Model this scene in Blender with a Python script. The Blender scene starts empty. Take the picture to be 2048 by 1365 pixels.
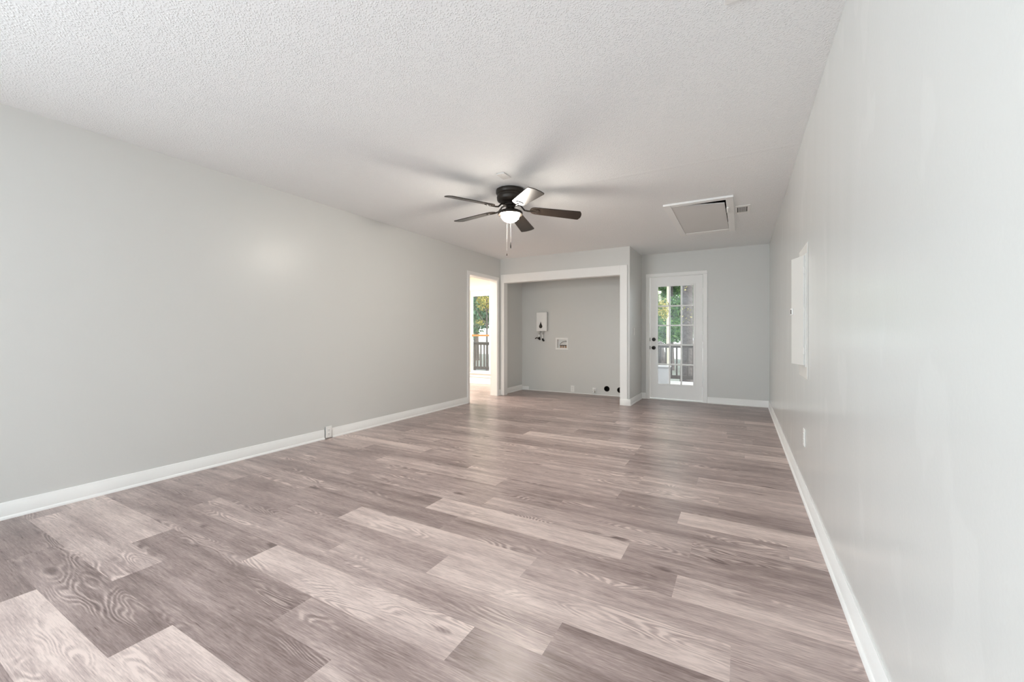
import bpy, bmesh, math, random
from mathutils import Vector, Matrix

random.seed(7)
SC = bpy.context.scene
COL = SC.collection
PI = math.pi

# ------------------------------------------------------------------ camera
cam_data = bpy.data.cameras.new('camera')
cam_data.sensor_width = 36.0
cam_data.lens = 822.35 / 2048 * 36.0
cam_data.shift_y = -12.54 / 2048
cam_data.clip_start = 0.02
cam_data.clip_end = 400
cam = bpy.data.objects.new('camera', cam_data)
cam.location = (0, 0, 1.0847)
cam.rotation_euler = (PI / 2, 0, math.radians(29.103))
COL.objects.link(cam)
SC.camera = cam

# ------------------------------------------------------------------ world, sun, area lights, exposure
world = bpy.data.worlds.new('sky')
SC.world = world
world.use_nodes = True
wn = world.node_tree.nodes
bg = wn['Background']
bg.inputs['Color'].default_value = (0.90, 0.95, 1.0, 1)
bg.inputs['Strength'].default_value = 2.2

SC.view_settings.view_transform = 'Standard'
SC.view_settings.look = 'None'
SC.view_settings.gamma = 1.0
SC.view_settings.exposure = 0.50
SC.view_settings.use_curve_mapping = False


def light(name, kind, loc, rot, energy, color, **kw):
    d = bpy.data.lights.new(name, kind)
    d.energy = energy
    d.color = color
    for k, v in kw.items():
        setattr(d, k, v)
    o = bpy.data.objects.new(name, d)
    o.location = loc
    o.rotation_euler = rot
    COL.objects.link(o)
    return o


def look(o, d):
    o.rotation_euler = Vector(d).to_track_quat('-Z', 'Y').to_euler()


sun = light('sun', 'SUN', (6, 6, 10), (0, 0, 0), 2.6, (1.0, 0.90, 0.74), angle=0.01)
look(sun, (-0.80, 0.06, -0.62))
# daylight through the wide window in the wall behind the camera and the one in the left wall out of frame
day = light('window_daylight', 'AREA', (-0.675, -3.66, 1.25), (0, 0, 0), 16.0, (0.80, 0.92, 1.0),
            shape='RECTANGLE', size=1.85, size_y=1.7)
look(day, (0, 1, 0.25))
side = light('window_daylight_side', 'AREA', (-3.85, -2.5, 1.25), (0, 0, 0), 166.0, (0.80, 0.92, 1.0),
             shape='RECTANGLE', size=1.8, size_y=1.6)
look(side, (1, 0.0, 0.12))
# ceiling lamp of the adjoining room
adj = light('adjoining_room_lamp', 'AREA', (-5.4, 5.9, 2.40), (0, 0, 0), 105.0, (1.0, 0.95, 0.87),
            shape='RECTANGLE', size=1.2, size_y=1.2)
SC.cycles.max_bounces = 16
SC.cycles.diffuse_bounces = 10
SC.cycles.glossy_bounces = 4

# ------------------------------------------------------------------ dimensions
XL, XR, H = -3.785, 0.372, 2.44
YR = -3.6           # wall behind the camera
YA = 6.365          # front of the laundry alcove
YB = 7.207          # back wall with the glazed door
XA = -1.484         # right face of the alcove pier
TW = 0.125

# ------------------------------------------------------------------ materials


def nt(m):
    return m.node_tree.nodes, m.node_tree.links


def mat(name, col, rough=0.5, metal=0.0, spec=0.5, bump=None, var=0.0, coat=0.0, vscale=3.0):
    """plain paint / plastic / metal with a little procedural variation"""
    m = bpy.data.materials.new(name)
    m.use_nodes = True
    N, L = nt(m)
    b = N['Principled BSDF']
    b.inputs['Base Color'].default_value = (*col, 1)
    b.inputs['Roughness'].default_value = rough
    b.inputs['Metallic'].default_value = metal
    b.inputs['Specular IOR Level'].default_value = spec
    b.inputs['Coat Weight'].default_value = coat
    tc = N.new('ShaderNodeTexCoord')
    if var > 0:
        n = N.new('ShaderNodeTexNoise')
        n.inputs['Scale'].default_value = vscale
        n.inputs['Detail'].default_value = 4
        L.new(tc.outputs['Object'], n.inputs['Vector'])
        mx = N.new('ShaderNodeMix')
        mx.data_type = 'RGBA'
        mx.inputs['A'].default_value = (*[c * (1 - var) for c in col], 1)
        mx.inputs['B'].default_value = (*[min(1, c * (1 + var)) for c in col], 1)
        L.new(n.outputs['Fac'], mx.inputs['Factor'])
        L.new(mx.outputs['Result'], b.inputs['Base Color'])
    if bump:
        sc, st, dist = bump
        n = N.new('ShaderNodeTexNoise')
        n.inputs['Scale'].default_value = sc
        n.inputs['Detail'].default_value = 3
        L.new(tc.outputs['Object'], n.inputs['Vector'])
        bp = N.new('ShaderNodeBump')
        bp.inputs['Strength'].default_value = st
        bp.inputs['Distance'].default_value = dist
        L.new(n.outputs['Fac'], bp.inputs['Height'])
        L.new(bp.outputs['Normal'], b.inputs['Normal'])
    return m


def wall_paint(name, col, rough, scuffs=False):
    m = mat(name, col, rough, spec=0.42)
    N, L = nt(m)
    b = N['Principled BSDF']
    tc = N.new('ShaderNodeTexCoord')
    n1 = N.new('ShaderNodeTexNoise')          # orange-peel of rolled paint
    n1.inputs['Scale'].default_value = 90
    n1.inputs['Detail'].default_value = 2
    L.new(tc.outputs['Object'], n1.inputs['Vector'])
    n2 = N.new('ShaderNodeTexNoise')          # soft waviness of the board
    n2.inputs['Scale'].default_value = 2.2
    n2.inputs['Detail'].default_value = 1
    mp = N.new('ShaderNodeMapping')
    mp.inputs['Scale'].default_value = (1.6, 1.6, 0.35)
    L.new(tc.outputs['Object'], mp.inputs['Vector'])
    L.new(mp.outputs['Vector'], n2.inputs['Vector'])
    b1 = N.new('ShaderNodeBump')
    b1.inputs['Strength'].default_value = 0.10
    b1.inputs['Distance'].default_value = 0.002
    L.new(n1.outputs['Fac'], b1.inputs['Height'])
    b2 = N.new('ShaderNodeBump')
    b2.inputs['Strength'].default_value = 0.22
    b2.inputs['Distance'].default_value = 0.012
    L.new(n2.outputs['Fac'], b2.inputs['Height'])
    L.new(b1.outputs['Normal'], b2.inputs['Normal'])
    L.new(b2.outputs['Normal'], b.inputs['Normal'])
    if scuffs:
        mp3 = N.new('ShaderNodeMapping')
        mp3.inputs['Scale'].default_value = (1, 3.4, 1.7)
        mp3.inputs['Rotation'].default_value = (math.radians(14), 0, 0)
        L.new(tc.outputs['Object'], mp3.inputs['Vector'])
        n3 = N.new('ShaderNodeTexNoise')
        n3.inputs['Scale'].default_value = 1.3
        n3.inputs['Detail'].default_value = 3
        n3.inputs['Roughness'].default_value = 0.45
        L.new(mp3.outputs['Vector'], n3.inputs['Vector'])
        r3 = N.new('ShaderNodeValToRGB')
        r3.color_ramp.elements[0].position = 0.60
        r3.color_ramp.elements[1].position = 0.635
        L.new(n3.outputs['Fac'], r3.inputs['Fac'])
        mx = N.new('ShaderNodeMix')
        mx.data_type = 'RGBA'
        mx.inputs['A'].default_value = (*col, 1)
        mx.inputs['B'].default_value = (*[min(1, c * 1.03) for c in col], 1)
        L.new(r3.outputs['Color'], mx.inputs['Factor'])
        L.new(mx.outputs['Result'], b.inputs['Base Color'])
    return m


def ceiling_mat():
    m = mat('popcorn_ceiling', (0.91, 0.925, 0.925), 0.9, spec=0.2)
    N, L = nt(m)
    b = N['Principled BSDF']
    tc = N.new('ShaderNodeTexCoord')
    v = N.new('ShaderNodeTexVoronoi')
    v.inputs['Scale'].default_value = 105
    v.inputs['Randomness'].default_value = 1.0
    L.new(tc.outputs['Object'], v.inputs['Vector'])
    r = N.new('ShaderNodeMapRange')
    r.inputs['From Min'].default_value = 0.0
    r.inputs['From Max'].default_value = 0.55
    r.inputs['To Min'].default_value = 1.0
    r.inputs['To Max'].default_value = 0.0
    L.new(v.outputs['Distance'], r.inputs['Value'])
    n = N.new('ShaderNodeTexNoise')
    n.inputs['Scale'].default_value = 30
    n.inputs['Detail'].default_value = 5
    n.inputs['Roughness'].default_value = 0.65
    L.new(tc.outputs['Object'], n.inputs['Vector'])
    mul = N.new('ShaderNodeMath')
    mul.operation = 'MULTIPLY'
    L.new(r.outputs['Result'], mul.inputs[0])
    L.new(n.outputs['Fac'], mul.inputs[1])
    # taped board joint running across the room
    sp = N.new('ShaderNodeSeparateXYZ')
    L.new(tc.outputs['Object'], sp.inputs['Vector'])
    d = N.new('ShaderNodeMath')
    d.operation = 'SUBTRACT'
    L.new(sp.outputs['Y'], d.inputs[0])
    d.inputs[1].default_value = 3.536
    a = N.new('ShaderNodeMath')
    a.operation = 'ABSOLUTE'
    L.new(d.outputs[0], a.inputs[0])
    g = N.new('ShaderNodeMapRange')
    g.inputs['From Min'].default_value = 0.0
    g.inputs['From Max'].default_value = 0.035
    g.inputs['To Min'].default_value = 0.45
    g.inputs['To Max'].default_value = 0.0
    L.new(a.outputs[0], g.inputs['Value'])
    s = N.new('ShaderNodeMath')
    s.operation = 'ADD'
    L.new(mul.outputs[0], s.inputs[0])
    L.new(g.outputs['Result'], s.inputs[1])
    bp = N.new('ShaderNodeBump')
    bp.inputs['Strength'].default_value = 0.58
    bp.inputs['Distance'].default_value = 0.008
    L.new(s.outputs[0], bp.inputs['Height'])
    L.new(bp.outputs['Normal'], b.inputs['Normal'])
    return m


def floor_mat():
    """washed oak vinyl planks; each plank carries its own tone and seed as face attributes"""
    m = bpy.data.materials.new('vinyl_plank')
    m.use_nodes = True
    N, L = nt(m)
    b = N['Principled BSDF']
    tone = N.new('ShaderNodeAttribute')
    tone.attribute_name = 'tone'
    seed = N.new('ShaderNodeAttribute')
    seed.attribute_name = 'seed'
    tc = N.new('ShaderNodeTexCoord')
    cmb = N.new('ShaderNodeCombineXYZ')
    L.new(seed.outputs['Fac'], cmb.inputs['X'])
    L.new(seed.outputs['Fac'], cmb.inputs['Y'])
    L.new(seed.outputs['Fac'], cmb.inputs['Z'])
    add = N.new('ShaderNodeVectorMath')
    add.operation = 'ADD'
    L.new(tc.outputs['Object'], add.inputs[0])
    L.new(cmb.outputs['Vector'], add.inputs[1])

    def mapped(scale):
        mp = N.new('ShaderNodeMapping')
        mp.inputs['Scale'].default_value = scale
        L.new(add.outputs['Vector'], mp.inputs['Vector'])
        return mp.outputs['Vector']

    def noise(vec, scale, detail=4, rough=0.55, dist=0.0):
        n = N.new('ShaderNodeTexNoise')
        n.inputs['Scale'].default_value = scale
        n.inputs['Detail'].default_value = detail
        n.inputs['Roughness'].default_value = rough
        n.inputs['Distortion'].default_value = dist
        L.new(vec, n.inputs['Vector'])
        return n.outputs['Fac']

    def ramp(fac, p0, p1):
        r = N.new('ShaderNodeMapRange')
        r.interpolation_type = 'SMOOTHSTEP'
        r.inputs['From Min'].default_value = p0
        r.inputs['From Max'].default_value = p1
        L.new(fac, r.inputs['Value'])
        return r.outputs['Result']

    def math_(op, a, c):
        n = N.new('ShaderNodeMath')
        n.operation = op
        for i, x in enumerate((a, c)):
            if isinstance(x, (int, float)):
                n.inputs[i].default_value = x
            else:
                L.new(x, n.inputs[i])
        return n.outputs[0]

    fine = noise(mapped((3.0, 62, 1)), 3.0, 6, 0.70)             # fibres
    dash = noise(mapped((11.0, 150, 1)), 2.2, 2, 0.5)             # short pores
    band = noise(mapped((0.45, 8.5, 1)), 2.0, 5, 0.60, 0.4)       # broad streaks along the plank
    blot = noise(mapped((1.3, 3.6, 1)), 2.4, 4, 0.55)             # cloudy patches
    # cathedral figure: thin bands bent by slow noise, only here and there
    slow = noise(mapped((0.75, 3.6, 1)), 1.7, 2, 0.45)
    fr = math_('SINE', math_('ADD', math_('MULTIPLY', slow, 190.0), math_('MULTIPLY', fine, 2.5)), 0.0)
    where = ramp(noise(mapped((0.9, 3.9, 1)), 1.9, 2, 0.5), 0.53, 0.66)
    line = math_('MULTIPLY', ramp(fr, -0.2, 1.0), where)
    dline = math_('MULTIPLY', ramp(math_('MULTIPLY', fr, -1.0), 0.1, 1.0), where)
    # knots
    kn = N.new('ShaderNodeTexVoronoi')
    kn.inputs['Scale'].default_value = 1.0
    kv = N.new('ShaderNodeVectorMath')
    kv.operation = 'ADD'
    L.new(mapped((2.3, 6.2, 1)), kv.inputs[0])
    wob = N.new('ShaderNodeTexNoise')
    wob.inputs['Scale'].default_value = 14
    L.new(add.outputs['Vector'], wob.inputs['Vector'])
    ws = N.new('ShaderNodeVectorMath')
    ws.operation = 'SCALE'
    ws.inputs['Scale'].default_value = 0.14
    L.new(wob.outputs['Color'], ws.inputs[0])
    L.new(ws.outputs['Vector'], kv.inputs[1])
    L.new(kv.outputs['Vector'], kn.inputs['Vector'])
    knot = math_('SUBTRACT', 1.0, ramp(kn.outputs['Distance'], 0.03, 0.17))
    knot = math_('MULTIPLY', knot, ramp(blot, 0.42, 0.56))

    t = math_('ADD', tone.outputs['Fac'], math_('MULTIPLY', math_('SUBTRACT', band, 0.5), 0.85))
    t = math_('ADD', t, math_('MULTIPLY', math_('SUBTRACT', blot, 0.5), 0.65))
    t = math_('ADD', t, math_('MULTIPLY', math_('SUBTRACT', fine, 0.5), 0.90))
    t = math_('ADD', t, math_('MULTIPLY', math_('SUBTRACT', dash, 0.5), 0.50))
    t = math_('ADD', t, math_('MULTIPLY', line, 0.26))
    t = math_('SUBTRACT', t, math_('MULTIPLY', dline, 0.12))
    t = math_('SUBTRACT', t, math_('MULTIPLY', knot, 0.50))
    cr = N.new('ShaderNodeValToRGB')
    e = cr.color_ramp.elements
    e[0].position = 0.0
    e[0].color = (0.145, 0.102, 0.094, 1)
    e[1].position = 1.0
    e[1].color = (0.740, 0.610, 0.560, 1)
    for p, c in ((0.25, (0.240, 0.176, 0.164, 1)), (0.5, (0.370, 0.285, 0.266, 1)), (0.75, (0.550, 0.442, 0.410, 1))):
        q = e.new(p)
        q.color = c
    L.new(t, cr.inputs['Fac'])
    L.new(cr.outputs['Color'], b.inputs['Base Color'])
    rr = N.new('ShaderNodeMapRange')
    rr.inputs['To Min'].default_value = 0.23
    rr.inputs['To Max'].default_value = 0.36
    L.new(fine, rr.inputs['Value'])
    L.new(rr.outputs['Result'], b.inputs['Roughness'])
    b.inputs['Specular IOR Level'].default_value = 0.5
    bp = N.new('ShaderNodeBump')
    bp.inputs['Strength'].default_value = 0.12
    bp.inputs['Distance'].default_value = 0.002
    L.new(fine, bp.inputs['Height'])
    L.new(bp.outputs['Normal'], b.inputs['Normal'])
    return m


def glass_mat():
    m = bpy.data.materials.new('window_glass')
    m.use_nodes = True
    N, L = nt(m)
    N.remove(N['Principled BSDF'])
    out = N['Material Output']
    tr = N.new('ShaderNodeBsdfTransparent')
    tr.inputs['Color'].default_value = (0.96, 0.98, 0.97, 1)
    gl = N.new('ShaderNodeBsdfGlossy')
    gl.inputs['Roughness'].default_value = 0.03
    fr = N.new('ShaderNodeFresnel')
    fr.inputs['IOR'].default_value = 1.45
    mx = N.new('ShaderNodeMixShader')
    L.new(fr.outputs['Fac'], mx.inputs['Fac'])
    L.new(tr.outputs['BSDF'], mx.inputs[1])
    L.new(gl.outputs['BSDF'], mx.inputs[2])
    L.new(mx.outputs['Shader'], out.inputs['Surface'])
    return m


def bowl_mat():
    m = bpy.data.materials.new('lit_frosted_bowl')
    m.use_nodes = True
    N, L = nt(m)
    b = N['Principled BSDF']
    b.inputs['Base Color'].default_value = (0.95, 0.92, 0.86, 1)
    b.inputs['Roughness'].default_value = 0.4
    b.inputs['Emission Color'].default_value = (1.0, 0.925, 0.82, 1)
    b.inputs['Emission Strength'].default_value = 165.0
    return m


def leaf_mat(name, c1, c2, c3):
    m = bpy.data.materials.new(name)
    m.use_nodes = True
    N, L = nt(m)
    b = N['Principled BSDF']
    b.inputs['Roughness'].default_value = 0.6
    oi = N.new('ShaderNodeNewGeometry')
    cr = N.new('ShaderNodeValToRGB')
    e = cr.color_ramp.elements
    e[0].color = (*c1, 1)
    e[1].color = (*c3, 1)
    q = e.new(0.55)
    q.color = (*c2, 1)
    L.new(oi.outputs['Random Per Island'], cr.inputs['Fac'])
    L.new(cr.outputs['Color'], b.inputs['Base Color'])
    tl = N.new('ShaderNodeBsdfTranslucent')
    L.new(cr.outputs['Color'], tl.inputs['Color'])
    mx = N.new('ShaderNodeMixShader')
    mx.inputs['Fac'].default_value = 0.45
    L.new(b.outputs['BSDF'], mx.inputs[1])
    L.new(tl.outputs['BSDF'], mx.inputs[2])
    L.new(mx.outputs['Shader'], N['Material Output'].inputs['Surface'])
    return m


M = {}
M['wall'] = wall_paint('wall_paint', (0.69, 0.694, 0.674), 0.34)
M['wall_scuffed'] = wall_paint('wall_paint_scuffed', (0.69, 0.694, 0.674), 0.22, True)
M['cream'] = wall_paint('cream_wall_paint', (0.84, 0.80, 0.70), 0.5)
M['trim'] = mat('white_trim_paint', (0.91, 0.91, 0.895), 0.36, var=0.02, bump=(40, 0.05, 0.002))
M['patch'] = mat('unpainted_wall_patch', (0.70, 0.69, 0.66), 0.7, var=0.05, vscale=14, bump=(60, 0.3, 0.003))
M['white'] = mat('white_plastic', (0.90, 0.90, 0.88), 0.3, var=0.02)
M['panel_white'] = mat('white_enamel_steel', (0.70, 0.70, 0.675), 0.35, var=0.02)
M['hatch'] = mat('hatch_board_paint', (0.74, 0.735, 0.72), 0.6, var=0.02, bump=(50, 0.08, 0.002))
M['ceiling'] = ceiling_mat()
M['floor'] = floor_mat()
M['glass'] = glass_mat()
M['bowl'] = bowl_mat()
M['bronze'] = mat('oil_rubbed_bronze', (0.030, 0.023, 0.018), 0.38, metal=0.35, spec=0.5, var=0.15, vscale=20)
M['blade'] = mat('dark_walnut_blade', (0.026, 0.019, 0.014), 0.30, spec=0.55, var=0.25, vscale=9, bump=(40, 0.05, 0.002))
M['black'] = mat('black_metal', (0.02, 0.018, 0.016), 0.35, metal=0.4, var=0.1)
M['dark'] = mat('dark_void', (0.012, 0.010, 0.008), 0.9, var=0.2)
M['duct'] = mat('dull_duct_metal', (0.10, 0.085, 0.06), 0.6, metal=0.5, var=0.3, vscale=15)
M['chrome'] = mat('dull_chrome', (0.42, 0.41, 0.38), 0.3, metal=0.9, var=0.1)
M['chain'] = mat('pale_chain_metal', (0.50, 0.49, 0.47), 0.45, metal=0.3, var=0.05)
M['brass'] = mat('copper_valve', (0.45, 0.25, 0.14), 0.35, metal=0.7, var=0.2, vscale=20)
M['grey_plastic'] = mat('grey_plastic', (0.30, 0.30, 0.30), 0.5, var=0.1)
M['slot'] = mat('outlet_slot_black', (0.03, 0.03, 0.03), 0.5, var=0.1)
M['deck'] = mat('weathered_deck_boards', (0.50, 0.49, 0.49), 0.8, var=0.2, vscale=6, bump=(20, 0.3, 0.004))
M['rail'] = mat('grey_stained_timber', (0.085, 0.075, 0.072), 0.8, var=0.25, vscale=8, bump=(30, 0.3, 0.004))
M['bark'] = mat('rough_bark', (0.12, 0.105, 0.105), 0.9, var=0.4, vscale=7, bump=(9, 0.9, 0.05))
M['pale_bark'] = mat('pale_bark', (0.72, 0.66, 0.50), 0.85, var=0.2, vscale=7, bump=(9, 0.6, 0.03))
M['dark_bark'] = mat('dark_wet_bark', (0.10, 0.09, 0.09), 0.9, var=0.4, vscale=7, bump=(9, 0.9, 0.05))
M['lawn'] = mat('shaded_lawn', (0.17, 0.185, 0.17), 0.95, var=0.4, vscale=1.5, bump=(6, 0.6, 0.05))
M['drive'] = mat('pale_concrete', (0.80, 0.79, 0.76), 0.9, var=0.06, vscale=0.7)
M['siding'] = mat('pale_siding', (0.75, 0.75, 0.73), 0.7, var=0.05)
M['box'] = mat('pale_grey_resin', (0.36, 0.355, 0.37), 0.55, var=0.06)
M['wood'] = mat('varnished_pine', (0.36, 0.20, 0.08), 0.4, var=0.15, vscale=12)
M['leaf'] = leaf_mat('green_leaves', (0.05, 0.13, 0.05), (0.12, 0.27, 0.09), (0.26, 0.42, 0.14))
M['leaf_blue'] = leaf_mat('blue_green_leaves', (0.05, 0.14, 0.10), (0.12, 0.28, 0.18), (0.28, 0.45, 0.32))
M['leaf_gold'] = leaf_mat('golden_and_sunlit_leaves', (0.16, 0.19, 0.05), (0.45, 0.40, 0.12), (0.85, 0.68, 0.25))  # creeper's own gold; on the window tree, sunlight put into the colour

# ------------------------------------------------------------------ mesh helpers


class MB:
    """collects shapes into one bmesh and links them as one mesh object"""

    def __init__(self):
        self.bm = bmesh.new()

    def _add(self, verts, faces, mtx=None):
        vs = [self.bm.verts.new(mtx @ Vector(v) if mtx else Vector(v)) for v in verts]
        out = []
        for f in faces:
            try:
                out.append(self.bm.faces.new([vs[i] for i in f]))
            except ValueError:
                pass
        return vs, out

    def box(self, x0, x1, y0, y1, z0, z1, bev=0.0, seg=2, mtx=None):
        V = [(x0, y0, z0), (x1, y0, z0), (x1, y1, z0), (x0, y1, z0),
             (x0, y0, z1), (x1, y0, z1), (x1, y1, z1), (x0, y1, z1)]
        F = [(0, 3, 2, 1), (4, 5, 6, 7), (0, 1, 5, 4), (1, 2, 6, 5), (2, 3, 7, 6), (3, 0, 4, 7)]
        vs, fs = self._add(V, F, mtx)
        if bev > 0:
            edges = list({e for f in fs for e in f.edges})
            bmesh.ops.bevel(self.bm, geom=edges, offset=bev, segments=seg, affect='EDGES', profile=0.5)
        return self

    def prism(self, pts, axis, a0, a1, mtx=None):
        """extrude a closed 2-D outline along an axis ('x','y','z'); pts are the other two coordinates in order"""
        def P(u, v, a):
            return {'x': (a, u, v), 'y': (u, a, v), 'z': (u, v, a)}[axis]
        n = len(pts)
        V = [P(u, v, a0) for u, v in pts] + [P(u, v, a1) for u, v in pts]
        F = [tuple(range(n - 1, -1, -1)), tuple(range(n, 2 * n))]
        F += [(i, (i + 1) % n, n + (i + 1) % n, n + i) for i in range(n)]
        self._add(V, F, mtx)
        return self

    def lathe(self, prof, loc=(0, 0, 0), seg=32, mtx=None, close=True):
        V, F = [], []
        for r, z in prof:
            for k in range(seg):
                a = 2 * PI * k / seg
                V.append((loc[0] + r * math.cos(a), loc[1] + r * math.sin(a), loc[2] + z))
        for i in range(len(prof) - 1):
            for k in range(seg):
                F.append((i * seg + k, i * seg + (k + 1) % seg, (i + 1) * seg + (k + 1) % seg, (i + 1) * seg + k))
        if close:
            if prof[0][0] > 1e-5:
                F.append(tuple(range(seg - 1, -1, -1)))
            if prof[-1][0] > 1e-5:
                F.append(tuple((len(prof) - 1) * seg + k for k in range(seg)))
        self._add(V, F, mtx)
        return self

    def tube(self, pts, r, seg=10, taper=None):
        pts = [Vector(p) for p in pts]
        V, F = [], []
        n = len(pts)
        up = None
        for i, p in enumerate(pts):
            d = (pts[min(i + 1, n - 1)] - pts[max(i - 1, 0)]).normalized()
            if up is None:
                up = Vector((0, 0, 1)) if abs(d.z) < 0.9 else Vector((1, 0, 0))
            s = d.cross(up).normalized()
            up = s.cross(d).normalized()
            rr = r if taper is None else taper[i]
            for k in range(seg):
                a = 2 * PI * k / seg
                V.append(p + s * (rr * math.cos(a)) + up * (rr * math.sin(a)))
        for i in range(n - 1):
            for k in range(seg):
                F.append((i * seg + k, i * seg + (k + 1) % seg, (i + 1) * seg + (k + 1) % seg, (i + 1) * seg + k))
        F.append(tuple(range(seg - 1, -1, -1)))
        F.append(tuple((n - 1) * seg + k for k in range(seg)))
        self._add(V, F)
        return self

    def build(self, name, m, parent=None, smooth=None):
        bmesh.ops.recalc_face_normals(self.bm, faces=self.bm.faces)
        me = bpy.data.meshes.new(name)
        self.bm.to_mesh(me)
        self.bm.free()
        me.materials.append(m)
        if smooth:
            me.polygons.foreach_set('use_smooth', [True] * len(me.polygons))
            try:
                me.set_sharp_from_angle(angle=math.radians(smooth))
            except Exception:
                pass
        o = bpy.data.objects.new(name, me)
        COL.objects.link(o)
        if parent:
            o.parent = parent
            o.matrix_parent_inverse = Matrix.Translation(-parent.location)
        return o


def tag(o, label, cat=None, group=None, kind=None):
    o['label'] = label
    if cat:
        o['category'] = cat
    if group:
        o['group'] = group
    if kind:
        o['kind'] = kind
    return o


def thing(name, loc, label, cat, group=None, kind=None):
    o = bpy.data.objects.new(name, None)
    o.location = loc
    o.empty_display_size = 0.05
    COL.objects.link(o)
    return tag(o, label, cat, group, kind)


def struct(o, label, cat):
    return tag(o, label, cat, kind='structure')


# ------------------------------------------------------------------ floor: every plank a quad of one mesh
def build_floor():
    bm = bmesh.new()
    tl = bm.faces.layers.float.new('tone')
    sl = bm.faces.layers.float.new('seed')
    W, LEN, Y0 = 0.18, 1.222, 1.085
    joint = {0: -0.863, -1: -2.77, 1: -0.588, 2: -1.253, 3: -0.866, 4: -0.25, 5: -0.506, 6: -0.22, 7: 0.206,
             8: -0.32, 9: -0.723, 10: -0.126, 11: -0.65, 12: -0.28, 13: -0.84, 16: -0.851, 17: 0.03, 18: -1.625,
             19: -0.861, 20: 0.10, 21: -1.347, 22: -0.137, 26: 0.04, -2: -1.193, -3: -1.855, -4: -2.62}
    light = {(0, -0.863): 'L', (-1, -2.77): 'L', (2, -0.031): 'L', (3, -0.866): 'L', (4, 0.972): 'L', (5, -0.506): 'L',
             (7, 1.428): 'M', (8, -1.542): 'M', (8, 0.902): 'L', (9, -0.723): 'M', (10, -0.126): 'M', (10, -2.57): 'L',
             (11, 0.572): 'M', (11, -3.094): 'M', (12, 0.942): 'M', (13, -0.84): 'M', (16, -0.851): 'L', (17, 1.252): 'L',
             (18, -1.625): 'M', (20, 0.10): 'M', (19, 0.361): 'M', (26, 1.262): 'L', (-3, -0.633): 'L', (-4, -1.398): 'L',
             (-2, -2.415): 'M', (0, 0.359): 'D', (-3, -1.855): 'D', (-3, -3.077): 'D', (-4, -3.84): 'D', (1, 0.634): 'D', (-1, -1.548): 'D', (-4, -2.62): 'D', (-2, -1.193): 'D'}
    tones = {'L': 0.80, 'M': 0.64, 'D': 0.36}
    rnd = random.Random(11)
    n0, n1 = -27, 37
    for n in range(n0, n1 + 1):
        y0, y1 = Y0 + W * n, Y0 + W * (n + 1)
        j = joint.get(n, rnd.uniform(-1.2, 0))
        k0 = math.floor((-7.3 - j) / LEN)
        x = j + k0 * LEN
        while x < 0.5:
            xr = x + LEN
            a, c = max(x, -7.3), min(xr, 0.5)
            if c - a > 0.01:
                key = None
                for (rn, rx), v in light.items():
                    if rn == n and abs(rx - xr) < 0.05:
                        key = v
                t = tones[key] if key else (0.62 if rnd.random() < 0.16 else rnd.uniform(0.38, 0.56)) * (0.72 if n >= 27 else 1.0)  # back rows darkened: alcove shade put into the plank tone
                f = bm.faces.new([bm.verts.new((a, y0, 0)), bm.verts.new((c, y0, 0)),
                                  bm.verts.new((c, y1, 0)), bm.verts.new((a, y1, 0))])
                f[tl] = t
                f[sl] = rnd.uniform(0, 40)
            x = xr
    # slab body under the planks
    ya, yb = Y0 + W * n0, Y0 + W * (n1 + 1)
    lo = [bm.verts.new(p) for p in ((-7.3, ya, -0.06), (0.5, ya, -0.06), (0.5, yb, -0.06), (-7.3, yb, -0.06))]
    hi = [bm.verts.new(p) for p in ((-7.3, ya, -0.002), (0.5, ya, -0.002), (0.5, yb, -0.002), (-7.3, yb, -0.002))]
    bm.faces.new(lo[::-1])
    for i in range(4):
        bm.faces.new([lo[i], lo[(i + 1) % 4], hi[(i + 1) % 4], hi[i]])
    me = bpy.data.meshes.new('floor')
    bm.to_mesh(me)
    bm.free()
    me.materials.append(M['floor'])
    o = bpy.data.objects.new('floor', me)
    COL.objects.link(o)
    struct(o, 'washed oak vinyl plank floor running through both rooms', 'floor')


build_floor()

# ------------------------------------------------------------------ room shell
HX0, HX1, HY0, HY1 = -0.645, -0.128, 4.578, 5.905   # attic opening
b = MB()
for (x0, x1, y0, y1) in ((-7.3, HX0, YR - .12, 7.77), (HX1, 0.5, YR - .12, 7.77), (HX0, HX1, YR - .12, HY0), (HX0, HX1, HY1, 7.77)):
    b.box(x0, x1, y0, y1, H, H + .08)
struct(b.build('ceiling', M['ceiling']), 'white popcorn textured ceiling above the whole room', 'ceiling')
b = MB()   # dark attic void over the hatch
b.box(HX0 - .1, HX1 + .1, HY0 - .1, HY1 + .1, H + .5, H + .55)
for (x0, x1, y0, y1) in ((HX0 - .1, HX0 - .05, HY0 - .1, HY1 + .1), (HX1 + .05, HX1 + .1, HY0 - .1, HY1 + .1),
                         (HX0 - .1, HX1 + .1, HY0 - .1, HY0 - .05), (HX0 - .1, HX1 + .1, HY1 + .05, HY1 + .1)):
    b.box(x0, x1, y0, y1, H + .08, H + .5)
struct(b.build('ceiling_attic_void', M['dark']), 'dark attic space showing through the gap round the hatch', 'ceiling')

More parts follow.
